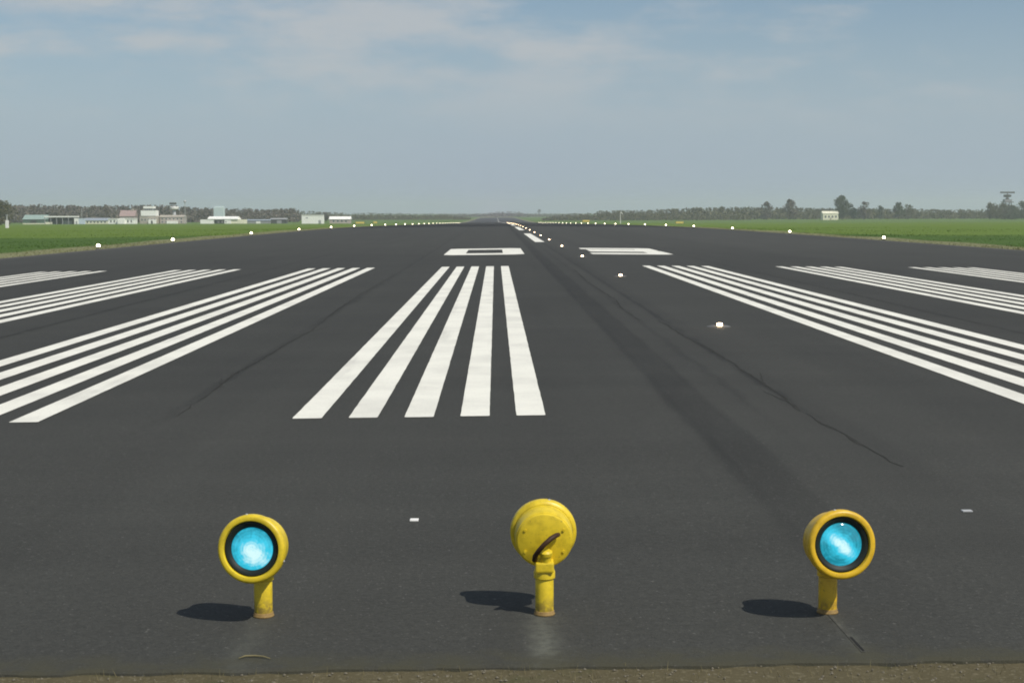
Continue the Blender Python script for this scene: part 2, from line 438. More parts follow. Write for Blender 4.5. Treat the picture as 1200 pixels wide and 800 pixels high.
# first coarse row meets the fine row along its whole length
b2 = len(V)
for y in ys[1:]:
    for x in coarse: V.append((x, y, zr(x, y)))
nc = len(coarse)
for i in range(nc-1):
    ia, ib = xcols.index(coarse[i]), xcols.index(coarse[i+1])
    Fc.append([base+q for q in range(ia, ib+1)] + [b2+i+1, b2+i])
for j in range(len(ys)-2):
    for i in range(nc-1): Fc.append((b2+j*nc+i, b2+j*nc+i+1, b2+(j+1)*nc+i+1, b2+(j+1)*nc+i))
runway = structure(mesh_obj('runway', V, Fc, M_ASPH))

def painted_bar(x0, x1, y0, y1):
    ya = sorted([y0, y0+.015, y1-.015, y1] + [y0+.05+i*.22 for i in range(int((y1-y0-.1)/.22)+1)] + [y for y in STN if y0 < y < y1]); V, F = [], []
    for i, y in enumerate(ya):
        e = .012 if i in (0, len(ya)-1) else 0
        a, b = x0+e+rnd.gauss(0, .001), x1-e+rnd.gauss(0, .001)
        V += [(a, y, zr(a, y)+.004), (b, y, zr(b, y)+.004)]
        if i: F.append((2*i-2, 2*i-1, 2*i+1, 2*i))
    return mesh_obj('threshold_stripe', V, F, M_PAINT, runway)
# threshold bars: each is a set of five narrow stripes
W_S, W_G = .208, .190
for side in (-1, 1):
    for b in range(6):
        x0 = 1.8 + b*3.6 if side > 0 else -3.6 - b*3.6
        for q in range(5):
            xa = x0 + q*(W_S+W_G)
            painted_bar(xa, xa+W_S, 10.61+rnd.uniform(-.02, .02), 40.61)
# number painted on the runway, 9 m long: 0 and 3
DY0, DY1 = 51.8, 60.9
def digit(polys):
    V, F = [], []
    for p in polys:
        s = len(V); V += [(x, y, zr(x, y)+.004) for x, y in p]; F.append(list(range(s, s+len(p))))
    return mesh_obj('painted_digit', V, F, M_PAINT, runway)
a, b = -3.95, -1.15; li, bar, ch = .74, 2.0, .35
digit([[(a, DY0+ch), (a+ch, DY0), (a+li, DY0), (a+li, DY1), (a+ch, DY1), (a, DY1-ch)],
       [(b-li, DY0), (b-ch, DY0), (b, DY0+ch), (b, DY1-ch), (b-ch, DY1), (b-li, DY1)],
       [(a+li, DY0), (b-li, DY0), (b-li, DY0+bar), (a+li, DY0+bar)],
       [(a+li, DY1-bar), (b-li, DY1-bar), (b-li, DY1), (a+li, DY1)]])
a, b = 1.2, 4.02; bar = 1.9; mid = (DY0+DY1)/2+.25
digit([[(b-li, DY0), (b-ch, DY0), (b, DY0+ch), (b, mid-.4), (b-.12, mid), (b, mid+.4), (b, DY1-ch), (b-ch, DY1), (b-li, DY1)],
       [(a, DY0), (b-li, DY0), (b-li, DY0+bar), (a, DY0+bar)],
       [(a+.15, DY0+3.5), (b-li, DY0+3.5), (b-li, DY0+6.75), (a+.15, DY0+6.75)],
       [(a, DY1-bar), (b-li, DY1-bar), (b-li, DY1), (a, DY1)]])
for i in range(36):
    y0 = 73 + i*50
    strip_sheet('centreline_dash', -.23, .23, y0, y0+30, .004, M_PAINT, runway)
# tar-sealed joints and cracks
def crack(pts, w, seed):
    r = random.Random(seed); P = []; wander = 0
    for (x0, y0), (x1, y1) in zip(pts, pts[1:]):
        nseg = max(2, int(abs(y1-y0)/.16))
        for s in range(nseg):
            t = s/nseg; wander = wander*.9 + r.uniform(-.010, .010); P.append((x0+(x1-x0)*t+wander+r.uniform(-.010, .010), y0+(y1-y0)*t))
    V, F = [], []
    def line(Q, w):
        for i, (x, y) in enumerate(Q):
            b0 = len(V); ww = w*r.choice((.15, .4, .7, 1, 1.3, 1.6))*min(1, (i+1)/6, (len(Q)-i)/6)+.0008
            V.extend([(x-ww, y, zr(x, y)+.0015), (x+ww*r.uniform(.6, 1.3), y, zr(x, y)+.003)])
            if i and r.random() > .07: F.append((b0-2, b0-1, b0+1, b0))
    line(P, w)
    for _ in range(len(P)//30):
        i = r.randrange(len(P)-6); x, y = P[i]; dx = r.choice((-1, 1))*r.uniform(.006, .022); L_ = r.randint(4, 9)
        line([(x+dx*q+r.uniform(-.012, .012), y+.12*q) for q in range(L_)], w*.45)
    mesh_obj('crack_seal', V, F, M_TAR, runway)
crack([(-4.46, 10.8), (-4.53, 14), (-4.48, 19), (-4.60, 27.5), (-4.56, 36)], .007, 1)
crack([(.11, 8.3), (.04, 10.2), (.06, 13.9), (.03, 18.6), (-.02, 20)], .009, 2)
crack([(-.22, 19.5), (-.30, 22), (-.22, 24.5), (-.26, 31), (-.2, 38)], .008, 3)
crack([(-8.2, 15), (-8.15, 22), (-8.22, 36)], .006, 4)
crack([(4.2, 14), (4.15, 22), (4.2, 37)], .006, 5)
# cable slots sawn from each lamp to the pavement edge
def slot(x0, y0, x1, y1, w, mat, dz, seed, name='cable_slot'):
    r = random.Random(seed); V, F = [], []; n_ = 14
    for i in range(n_+1):
        t = i/n_; x = x0+(x1-x0)*t; y = y0+(y1-y0)*t
        V += [(x-w*r.uniform(.9, 1.12), y, zr(x, y)+dz), (x+w*r.uniform(.9, 1.12), y, zr(x, y)+dz)]
        if i: F.append((2*i-2, 2*i-1, 2*i+1, 2*i))
    return mesh_obj(name, V, F, mat, runway)
slot(-.955, 4.79, -.965, 5.25, .007, M_SLOT, .0015, 2)
slot(-.953, 4.80, -.957, 4.96, .004, M_GROOVE, .003, 3, 'cable_slot_gap')

# soil verge in front of the pavement
V, Fc = [], []
gx = [-9+i*.07 for i in range(257)]; gy = [-3, 0, 2, 3] + [3.2+i*.1 for i in range(15)] + [4.66, 4.70, 4.74, 4.78, 4.84, 4.95]
for y in gy:
    for x in gx:
        V.append((x, y, zr(x, 4.7)-.014+rnd.uniform(-.003, .003)*(y < 4.72)-(.03 if y > 4.76 else 0)))
n = len(gx)
for j in range(len(gy)-1):
    for i in range(n-1): Fc.append((j*n+i, j*n+i+1, (j+1)*n+i+1, (j+1)*n+i))
structure(mesh_obj('soil_verge', V, Fc, M_SOIL, smooth=True))

def stuff(name, V, F, mat, label, cat):
    o = mesh_obj(name, V, F, mat); tag(o, label, cat, kind='stuff'); return o
V, Fc = [], []
for _ in range(2600):
    x = rnd.uniform(-6, 2.5); y = 4.74-abs(rnd.gauss(0, .35)); s = rnd.choice((.002, .003, .003, .004, .006))
    z = zr(x, 4.7)-.014+s*.3; b0 = len(V)
    for dx, dy, dz in ((1, 0, 0), (0, 1, 0), (-1, 0, 0), (0, -1, 0), (0, 0, .8), (0, 0, -.6)):
        V.append((x+s*dx*rnd.uniform(.6, 1.4), y+s*dy*rnd.uniform(.6, 1.4), z+s*dz))
    for q in range(4): Fc += [(b0+q, b0+(q+1) % 4, b0+4), (b0+(q+1) % 4, b0+q, b0+5)]
stuff('pebbles', V, Fc, M_STONE, 'small brown pebbles scattered on the soil before the asphalt edge', 'pebbles')
def blades(count, place, hmin, hmax, wmin, wmax):
    V, F = [], []
    for _ in range(count):
        x, y, z = place(); h = rnd.uniform(hmin, hmax); w = rnd.uniform(wmin, wmax); a = rnd.uniform(0, 6.28)
        lx, ly = rnd.uniform(-.5, .5)*h, rnd.uniform(-.5, .5)*h; s = len(V)
        V += [(x-w*math.cos(a), y-w*math.sin(a), z), (x+w*math.cos(a), y+w*math.sin(a), z), (x+lx, y+ly, z+h)]; F.append((s, s+1, s+2))
    return V, F
def p_dry():
    x = rnd.uniform(-6, 2.5); y = 4.70-abs(rnd.gauss(0, .10)); return x, y, zr(x, 4.7)-.03
V, Fc = blades(1500, p_dry, .012, .05, .0008, .002)
stuff('dry_grass', V, Fc, M_DRY, 'sparse dry grass bits along the near asphalt edge', 'dry grass')
def p_field():
    s = rnd.choice((-1, 1)); y = 48+170*rnd.random()**1.6; x = s*(HALF+.2+38*rnd.random()**1.7); return x, y, zg(x, y)-.02
V, Fc = blades(50000, p_field, .03, .10, .015, .05)
stuff('grass_tufts', V, Fc, M_GRASS, 'uneven green grass beside both edges of the runway', 'grass')

# ------------------------------------------------------------------ threshold lamps in the foreground
SEG = 56
def lamp(x, y, facing, yel, label, rz=0, glass=None):
    """facing -1: lens towards the camera; +1: lens down the runway. Local +Y = lens direction."""
    t = thing('threshold_lamp', (x, y, zr(x, y)), label, 'runway lamp', 'yellow threshold lamps', rz + (math.pi if facing < 0 else 0))
    latheo('base_flange', [(.038, 0), (.038, .005), (.0355, .007), (.0355, .014), (.034, .016)], M_COPPER, t, 32)
    autosmooth(latheo('post', [(.033, .012), (.033, .150), (.031, .155)], yel, t, 32))
    autosmooth(latheo('collar', [(.034, .132), (.0385, .135), (.0385, .156), (.036, .163), (.033, .170)], yel, t, 32))
    bm = bmesh.new(); box(bm, -.024, .024, -.030, .10, .150, .212, bevel=.008); bm_obj('bracket', bm, yel, t)
    # head: axis along +Y, tilted up a little
    tilt = R(5)
    H = Matrix.Translation((0, .068, .270)) @ Matrix.Rotation(tilt, 4, 'X') @ Matrix.Rotation(-math.pi/2, 4, 'X')
    # profile along the head's axis: back plate (z small) to rim (z large)
    body = latheo('housing', [(.0, -.050), (.092, -.050), (.102, -.046), (.1045, -.038), (.105, -.02), (.106, .0), (.107, .035), (.108, .048)], yel, t, SEG, H, cap=False)
    autosmooth(body, 28)
    rim = latheo('rim', [(.108, .036), (.118, .040), (.1215, .048), (.1215, .068), (.118, .077), (.110, .080), (.101, .078), (.0975, .070), (.0975, .052)], yel, t, SEG, H, cap=False)
    autosmooth(rim, 50)
    gk = latheo('gasket', [(.0985, .060), (.097, .069), (.090, .070), (.080, .062), (.0745, .058)], M_RUBBER, t, SEG, H, cap=False)
    # domed lens, own local frame so that its pattern follows it
    dome = [(.078*math.cos(q), .018*math.sin(q)) for q in [math.pi/2*i/10 for i in range(11)]]
    dome[-1] = (.0002, dome[-1][1])
    ln = latheo('lens', dome, glass or M_LENS, t, SEG, Matrix.Rotation(-math.pi/2, 4, 'X'), cap=False)
    ln.location = H @ Vector((0, 0, .054)); ln.rotation_euler.x = tilt
    # clamp screws round the rim
    for a in (40, 160, 280):
        p = H @ Vector((.1195*math.cos(R(a)), .1195*math.sin(R(a)), .058))
        bm = bmesh.new(); bmesh.ops.create_uvsphere(bm, u_segments=10, v_segments=6, radius=.006); bm_obj('screw', bm, M_SCREW, t, True).location = p
    for a in (30, 150, 210, 330):
        bm = bmesh.new(); lathe(bm, [(.0055, -.0600), (.0055, -.053)], 6, H @ Matrix.Translation((.080*math.cos(R(a)), .080*math.sin(R(a)), 0))); bm_obj('bolt', bm, yel, t)
    # back plate with a raised lip and a small slot
    autosmooth(latheo('back_plate', [(.0, -.056), (.093, -.056), (.097, -.054), (.099, -.046)], yel, t, SEG, H, cap=False), 30)
    bm = bmesh.new(); box(bm, -.009, .009, -.0035, .0035, -.0635, -.054)
    s_ = bm_obj('vent_slot', bm, M_CABLE, t); s_.matrix_local = H @ Matrix.Translation((0, .072, .0055))
    # stub fitting and the short cable that leaves it
    bm = bmesh.new(); box(bm, -.033, .033, -.044, .03, .160, .198, bevel=.007); bm_obj('clamp', bm, yel, t)
    if facing > 0:
        bm = bmesh.new(); lathe(bm, [(.020, 0), (.020, .026), (.024, .028), (.024, .040), (.016, .046)], 18, Matrix.Translation((.004, -.022, .196)) @ Matrix.Rotation(R(12), 4, 'X'))
        autosmooth(bm_obj('cable_gland', bm, yel, t, True))
        bm = bmesh.new(); tube(bm, [(-.036, -.030, .205), (-.034, -.048, .224), (-.022, -.062, .246), (-.002, -.068, .270), (.022, -.060, .290), (.042, -.036, .296), (.050, .0, .290)], [.010, .0095, .009, .009, .009, .0085, .008], 12)
        bm_obj('cable', bm, M_CABLE, t, True)
    return t
lamp(-2.995, 5.345, -1, M_YEL, 'leftmost of the three yellow lamps, lit blue lens facing the viewer', R(-7.5))
lamp(-1.98, 5.315, 1, M_YEL, 'middle yellow lamp seen from behind, with a short brown cable on its back')
lamp(-.965, 5.285, -1, M_YELO, 'rightmost of the three yellow lamps, amber post and lit blue lens', R(7), M_LENS_STREAK)

# small white studs in the asphalt
def stud(x, y, sx, sy, label, mat=None):
    bm = bmesh.new(); box(bm, -sx, sx, -sy, sy, 0, .006, bevel=.002)
    o = bm_obj('pavement_stud', bm, mat or M_WHITEPL); o.location = (x, y, zr(x, y)); tag(o, label, 'stud', 'pale studs in the asphalt')
stud(-2.54, 7.01, .020, .024, 'small bright white stud in the asphalt behind the left lamp')
stud(.09, 7.05, .024, .018, 'small dull grey stud in the asphalt far right of the right lamp', M_GALV)
V, Fc = [], []
bm = bmesh.new(); tube(bm, [(-.02, -.02, .003), (.0, .0, .005), (.03, .004, .004), (.06, -.008, .005), (.085, -.025, .003)], [.0015, .003, .003, .0025, .001], 6)
o = bm_obj('dry_stem', bm, M_DRY, None, True); o.location = (-2.975, 4.83, zr(-2.98, 4.83)+.002)
tag(o, 'pale dry stem lying on the asphalt in front of the left lamp', 'stem')

# ------------------------------------------------------------------ runway lights
ORD = ['nearest', 'second nearest', 'third nearest', 'fourth nearest', 'fifth nearest', 'sixth nearest', 'seventh nearest', 'eighth nearest', 'ninth nearest', 'tenth nearest', 'eleventh nearest', 'twelfth nearest']
# inset centreline lights
t0 = thing('centreline_light', (0, 0, 0), 'x', 'runway light', 'inset lights beside the centreline')
autosmooth(latheo('casting', [(.150, -.01), (.150, .003), (.125, .010), (.085, .019), (.02, .021)], M_STEEL, t0, 32))
bm = bmesh.new(); box(bm, -.032, .032, -.092, -.050, .008, .050, bevel=.012); bm_obj('prism_window', bm, M_WARM_LAMP, t0)
bm = bmesh.new(); box(bm, -.045, .045, -.052, .03, .008, .054, bevel=.008); bm_obj('hood', bm, M_STEEL, t0)
for i in range(24):
    y = 18.75 + i*14.9; o = t0 if i == 0 else copy_tree(t0)
    o.location = (.64, y, zr(.64, y))
    o['label'] = f'{ORD[i]} of the lit lights set into the runway right of the centreline' if i < 8 else 'tiny far light in the row right of the centreline, beyond the first dashes'
# elevated edge lights
t0 = thing('edge_light', (0, 0, 0), 'x', 'runway light', 'elevated lights along the runway edges')
autosmooth(latheo('base', [(.14, -.02), (.14, .012), (.11, .02), (.04, .03)], M_STEEL, t0, 20))
latheo('stem', [(.028, .03), (.028, .09)], M_YELO, t0, 14)
autosmooth(latheo('lamp_body', [(.05, .08), (.10, .10), (.11, .115), (.105, .13)], M_STEEL, t0, 20))
latheo('glass_dome', [(.085, .13), (.092, .17), (.088, .21), (.068, .245), (.035, .262), (.001, .266)], M_WHITE_LAMP, t0, 20, cap=False)
first = True
for side, ylist in ((-1, [78] + [96+30.8*i for i in range(26)]), (1, [96+30.8*i for i in range(26)])):
    sd = 'left' if side < 0 else 'right'
    for i, y in enumerate(ylist):
        o = t0 if first else copy_tree(t0); first = False
        x = side*(HALF+.25); o.location = (x, y, zg(x, y)+.02)
        o['label'] = f'{ORD[i]} white edge light in view along the {sd} side of the runway' if i < 9 else f'far white edge light merging into the row along the {sd} runway edge'

# ------------------------------------------------------------------ buildings and masts
def site(px0, px1, y, ytop, ybase=None):
    """ground place, width and height (m) of a thing seen between two picture columns at distance y"""
    x0, x1 = PX(px0, y), PX(px1, y); xc = (x0+x1)/2
    yh = 249.15 - (((px0+px1)/2)-600)*.00274
    z = zg(xc, y); h = CAM_H - (ytop-yh)/F_*y - z
    return xc, z, x1-x0, h
def windows(parent, n, w, y, z0, z1, frac=.55, mat=None, name='window'):
    p = w/n
    for i in range(n):
        xc = -w/2+p*(i+.5)
        f = boxo(name, (xc-p*frac/2, xc+p*frac/2, y-.06, y+.1, z0, z1), M_WHITE, parent)
        boxo('pane', (xc-p*frac/2+.12, xc+p*frac/2-.12, y-.09, y-.055, z0+.12, z1-.12), mat or M_GLASS, f)
def gable(name, w, d, z0, z1, mat, parent, over=.4, axis='x'):
    """pitched roof; ridge runs along x"""
    hw, hd = w/2+over, d/2+over
    V = [(-hw, -hd, z0), (hw, -hd, z0), (hw, hd, z0), (-hw, hd, z0), (-hw, 0, z1), (hw, 0, z1)]
    F = [(0, 1, 5, 4), (2, 3, 4, 5), (0, 4, 3), (1, 2, 5), (0, 3, 2, 1)]
    if axis == 'y':
        V = [(-hw, -hd, z0), (hw, -hd, z0), (hw, hd, z0), (-hw, hd, z0), (0, -hd, z1), (0, hd, z1)]
        F = [(0, 1, 4), (2, 3, 5), (1, 2, 5, 4), (3, 0, 4, 5), (0, 3, 2, 1)]
    return mesh_obj(name, V, F, mat, parent)
def building(name, px0, px1, y, ytop, label):
    x, z, w, h = site(px0, px1, y, ytop)
    return thing(name, (x, y, z-.1), label, 'building'), w, h+.1
# green shed
t, w, h = building('green_shed', 31, 57, 985, 251.8, 'low green shed with pale green pitched roof near the left edge')
boxo('wall', (-w/2, w/2, 0, 12, 0, h*.52), M_GREENW, t); o = gable('roof', w, 12, h*.52, h, M_GREENR, t); o.location.y = 6
boxo('door', (-2.5, 1.5, -.08, .05, 0, h*.42), M_DARK, t); boxo('plinth', (-w/2-.1, w/2+.1, -.15, 0, 0, .7), M_CREAM, t)
# long open-fronted shelter with a white fascia
t, w, h = building('open_shelter', 56, 92, 970, 253.2, 'long open shelter with white roof edge right of the green shed')
o = boxo('roof', (-w/2, w/2, -1, 9, h-.8, h), M_WHITE, t); boxo('back_wall', (-w/2+.3, w/2-.3, 8, 8.5, 0, h-.8), M_DARK, t)
for i in range(6): boxo('column', (-w/2+.4+i*(w-1)/5-.2, -w/2+.4+i*(w-1)/5+.2, -.6, -.2, 0, h-.8), M_GREYW, t)
boxo('side_panel', (-w/2+.7, -w/2+5, -.5, -.3, 0, 1.4), M_CREAM, t); boxo('side_panel', (w/2-9, w/2-3, 2, 2.3, 0, 2.2), M_GREYW, t)
# cabin
t, w, h = building('site_cabin', 90.5, 102, 965, 255.6, 'small white cabin with a pale blue half beside the open shelter')
boxo('wall', (-w/2, -w*.05, 0, 3, 0, h), M_WHITE, t); boxo('blue_wall', (-w*.05+.01, w/2, .05, 3, 0, h*.94), M_BLUEP, t)
boxo('door', (-w*.35, -w*.2, -.05, .05, 0, 2), M_GREYW, t); boxo('roof', (-w/2-.1, w/2+.1, -.1, 3.1, h, h+.12), M_GREYW, t)
# blue roofed low building
t, w, h = building('blue_roofed_hall', 102.5, 129.5, 1000, 255.4, 'low hall with blue-grey roof left of the white buildings')
boxo('wall', (-w/2, w/2, 0, 10, 0, h*.58), M_CREAM, t); o = gable('roof', w, 10, h*.58, h, M_BLUER, t); o.location.y = 5
windows(t, 6, w*.9, 0, h*.18, h*.46)
# white low building
t, w, h = building('white_hall', 130, 160, 990, 256.0, 'bright white flat hall in front of the red roof')
boxo('wall', (-w/2, w/2, 0, 9, 0, h-.35), M_WHITE, t); boxo('roof', (-w/2-.3, w/2+.3, -.3, 9.3, h-.35, h), M_WHITE, t)
windows(t, 7, w*.92, 0, .9, h-.9, .45)
boxo('gatehouse', (-2, 2.6, -1.8, -.01, 0, h*.92), M_WHITE, t)
# red roofed house
t, w, h = building('red_roofed_house', 143.5, 160.5, 1040, 246.5, 'house with dull red pitched roof beside the control tower')
boxo('wall', (-w/2, w/2, 0, 9, 0, h*.55), M_PINK, t); o = gable('roof', w, 9, h*.55, h, M_RED, t); o.location.y = 4.5
bm = bmesh.new(); box(bm, -.6, .6, -.6, .6, h*.8, h+1.1); c_ = bm_obj('chimney', bm, M_BRICK, o); c_.location = (w*.3, 0, 0)
windows(t, 4, w*.9, 0, h*.3, h*.46)
# control tower
t, w, h = building('control_tower', 166.5, 187, 1010, 241.3, 'control tower with wide white upper storey and small glazed top')
u = h/19.5
boxo('base_block', (-w/2, w/2, 0, 10, 0, 8.6*u), M_BRICK, t); boxo('upper_storey', (-w*.42, w*.42, -.3, 9, 8.6*u, 14.4*u), M_WHITE, t)
cb = boxo('cab', (-w*.25, w*.25, .8, 7.5, 14.4*u, 16.6*u), M_GLASS, t)
for i in range(5): boxo('mullion', (-w*.25+i*w*.125-.08, -w*.25+i*w*.125+.08, .7, .85, 14.4*u, 16.6*u), M_WHITE, cb)
rf = boxo('roof', (-w*.28, w*.28, .4, 8, 16.6*u, 19.0*u), M_WHITE, t)
bm = bmesh.new(); tube(bm, [(1, 4, 19*u), (1, 4, 19*u+2.2)], .06, 6); bm_obj('aerial', bm, M_GALV, rf)
windows(t, 5, w*.9, 0, 3*u, 6*u); boxo('porch', (w*.05, w*.45, -3, -.01, 0, 4.6*u), M_WHITE, t); boxo('door', (w*.2, w*.3, -3.1, -2.95, 0, 2.1), M_DARK, t)
# pinkish building and radar tower
t, w, h = building('pink_building', 190, 218, 1015, 252.0, 'pinkish two storey building under the radar tower')
boxo('wall', (-w/2, w/2, 0, 9, 0, h*.78), M_PINK, t); o = gable('roof', w, 9, h*.78, h, M_BRICK, t); o.location.y = 4.5
windows(t, 6, w*.94, 0, h*.45, h*.68); windows(t, 6, w*.94, 0, h*.1, h*.32)
boxo('annex', (-w*.18, w*.25, -3, -.01, 0, h*.33), M_WHITE, t)
x, z, w, h = site(201, 213, 1030, 236)
t = thing('radar_tower', (x, 1030, z), 'slim tower with white round platform and dark aerial above the pinkish building', 'tower')
u = h/25
latheo('shaft', [(1.3, 0), (1.0, 16*u)], M_GALV, t, 16)
pf = autosmooth(latheo('platform', [(1.0, 15.5*u), (2.9, 16.5*u), (3.1, 18.6*u), (2.7, 19*u)], M_WHITE, t, 20))
V = []
bm = bmesh.new(); box(bm, -3.2, 1.6, -.5, .5, 21.2*u, 23.6*u, bevel=.3); bm_obj('antenna', bm, M_DARK, t)
latheo('pedestal', [(.6, 19*u), (.4, 21.3*u)], M_GREYW, t, 12)
# lattice mast
def mast(px, y, ytop, wid, label, top=None):
    x, z, w, h = site(px-1, px+1, y, ytop)
    t = thing('lattice_mast', (x, y, z-.1), label, 'mast')
    for i in range(3):
        a = 2*math.pi*i/3; bm = bmesh.new(); tube(bm, [(wid*math.cos(a), wid*math.sin(a), 0), (wid*.5*math.cos(a), wid*.5*math.sin(a), h)], .07, 6); bm_obj('leg', bm, M_GALV, t)
    nb = int(h/1.5)
    for j in range(nb):
        z0, z1 = h*j/nb, h*(j+1)/nb; s0, s1 = wid*(1-.5*j/nb), wid*(1-.5*(j+1)/nb); a0, a1 = 2*math.pi*(j % 3)/3, 2*math.pi*((j+1) % 3)/3
        bm = bmesh.new(); tube(bm, [(s0*math.cos(a0), s0*math.sin(a0), z0), (s1*math.cos(a1), s1*math.sin(a1), z1)], .04, 5); bm_obj('brace', bm, M_GALV, t)
    if top: latheo('head', [(.2, h-.1), (top, h+.4), (top, h+1.2), (.2, h+1.7)], M_GALV, t, 12)
    return t
mast(219.5, 1000, 237.5, .45, 'thin mast with a small round head right of the radar tower', .9)
mast(99.5, 1050, 244, .5, 'thin pale mast standing behind the small white and blue cabin')
# tented hangar
t, w, h = building('white_hangar', 237, 288, 980, 253.6, 'wide white hangar with dark central doorway and cream right wing')
u = h/7.4
boxo('left_wing', (-w/2, -w*.19, 0, 14, 0, 4.3*u), M_WHITE, t); boxo('right_wing', (w*.05, w*.20, 0, 14, 0, 4.3*u), M_WHITE, t)
boxo('cream_wing', (w*.20+.01, w/2, .4, 12, 0, 4.2*u), M_CREAM, t)
gable('roof', w*.66, 14, 5.0*u, 7.4*u, M_WHITE, t, .3, 'x').location = (0, 7, 0)
boxo('fascia', (-w*.33, w*.36, -.25, 13.5, 4.32*u, 5.0*u), M_WHITE, t)
boxo('doorway', (-w*.19+.01, w*.05-.01, 1.2, 13.8, 0, 4.3*u), M_GREENW, t)
for i in range(3): boxo('door_leaf', (-w*.18+i*w*.078, -w*.18+(i+1)*w*.078-.15, .9, 1.15, 0, 4.0*u), M_DARK, t)
windows(t, 3, w*.26, 0, 1.2*u, 2.6*u, .4).__class__
x, z, w, h = site(252.5, 264, 1060, 241.5)
t = thing('pale_teal_silo', (x, 1060, z-.1), 'tall pale teal block rising behind the white hangar', 'silo')
boxo('body', (-w/2, w/2, 0, w, 0, h*.95), M_TEAL, t, bevel=.4)
for i in range(7): boxo('rib', (-w/2+.3+i*(w-.6)/6-.1, -w/2+.3+i*(w-.6)/6+.1, -.12, .05, .5, h*.93), M_TEAL, t)
boxo('cap', (-w*.4, w*.4, .5, w-.5, h*.95, h), M_TEAL, t, bevel=.2)
# small grey sheds between
t, w, h = building('grey_shed', 291, 318, 1000, 257.0, 'low grey shed between the white hangar and the white box building')
boxo('wall', (-w/2, w/2, 0, 7, 0, h*.7), M_GREYW, t); o = gable('roof', w, 7, h*.7, h, M_BLUER, t); o.location.y = 3.5; boxo('door', (-1.5, 1.5, -.07, .05, 0, h*.6), M_WHITE, t)
t, w, h = building('dark_shed', 319, 337, 990, 255.5, 'low dark shed left of the white box building')
boxo('wall', (-w/2, w/2, 0, 7, 0, h*.75), M_DARK, t); o = gable('roof', w, 7, h*.75, h, M_GREYW, t); o.location.y = 3.5; boxo('door', (-1, 2, -.07, .05, 0, h*.6), M_GREYW, t)
# white box building
t, w, h = building('white_box_building', 355, 379.5, 900, 251.9, 'plain bright white box building close to the runway lights')
boxo('wall', (-w/2, w/2, 0, 8, 0, h-.4), M_WHITE, t); boxo('roof', (-w/2-.15, w/2+.15, -.15, 8.15, h-.4, h), M_WHITE, t)
boxo('door', (w*.30, w*.42, -.06, .05, 0, 2.1), M_GREYW, t); boxo('vent', (-w*.3, -w*.2, -.06, .05, h*.6, h*.72), M_GREYW, t)
# pavilion
t, w, h = building('white_eaved_pavilion', 387.5, 411.5, 930, 253.6, 'low pavilion with white eaves and pinkish wall right of the white box')
boxo('wall', (-w/2, w/2, 0, 7, 0, h*.6), M_PINK, t); o = gable('roof', w, 7, h*.6, h, M_WHITE, t); o.location.y = 3.5
windows(t, 4, w*.8, 0, h*.2, h*.5)
# beige building on the right
t, w, h = building('beige_house', 964.5, 982.5, 1290, 247.4, 'beige house at the foot of the tallest tree on the right')
boxo('wall', (-w/2, w/2, 0, 9, 0, h*.72), M_CREAM, t); o = gable('roof', w, 9, h*.72, h, M_CREAM, t); o.location.y = 4.5
windows(t, 4, w*.9, 0, h*.25, h*.5); boxo('door', (-.6, .6, -.08, .04, 0, 2.1), M_BRICK, t)
# radar tower on the right
x, z, w, h = site(1172, 1189, 1290, 224.6)
t = thing('airport_radar', (x, 1290, z-.1), 'tall dark radar tower with a wide bar antenna above trees at the right edge', 'tower')
u = h/31
for sx in (-1, 1):
    for sy in (-1, 1):
        bm = bmesh.new(); tube(bm, [(sx*3.4, sy*3.4, 0), (sx*2.6, sy*2.6, 19*u)], .35, 8); bm_obj('leg', bm, M_STEEL, t)
for j in range(4):
    for sx in (-1, 1):
        s0, s1 = 3.4-.2*j, 3.4-.2*(j+1)
        bm = bmesh.new(); tube(bm, [(-sx*s0, -s0, 19*u*j/4), (sx*s1, -s1, 19*u*(j+1)/4)], .16, 6); bm_obj('brace', bm, M_STEEL, t)
boxo('platform', (-4.2, 4.2, -4.2, 4.2, 19*u, 19.8*u), M_STEEL, t); boxo('cabin', (-3, 3, -3, 3, 19.8*u, 22.5*u), M_GREYW, t)
latheo('pedestal', [(1.6, 22.5*u), (1.1, 24.6*u)], M_STEEL, t, 14)
V, Fc = [], []
for i in range(13):
    for j in range(7):
        a = (i/12-.5)*2; b = (j/6-.5)*2; V.append((a*3.4, -1.2+1.0*a*a+.3*b*b, 26.3*u+b*1.6*u*(1-.35*a*a)))
for i in range(12):
    for j in range(6): Fc.append((i*7+j, (i+1)*7+j, (i+1)*7+j+1, i*7+j+1))
d_ = mesh_obj('dish', V, Fc, M_DARK, t); sm = d_.modifiers.new('thick', 'SOLIDIFY'); sm.thickness = .25
bm = bmesh.new(); tube(bm, [(0, 0, 24*u), (0, 0, 29.6*u)], .4, 8); bm_obj('mast', bm, M_STEEL, t)
boxo('bar_antenna', (-6.2, 6.2, -.6, .6, 29.2*u, 31*u), M_STEEL, t, bevel=.2)

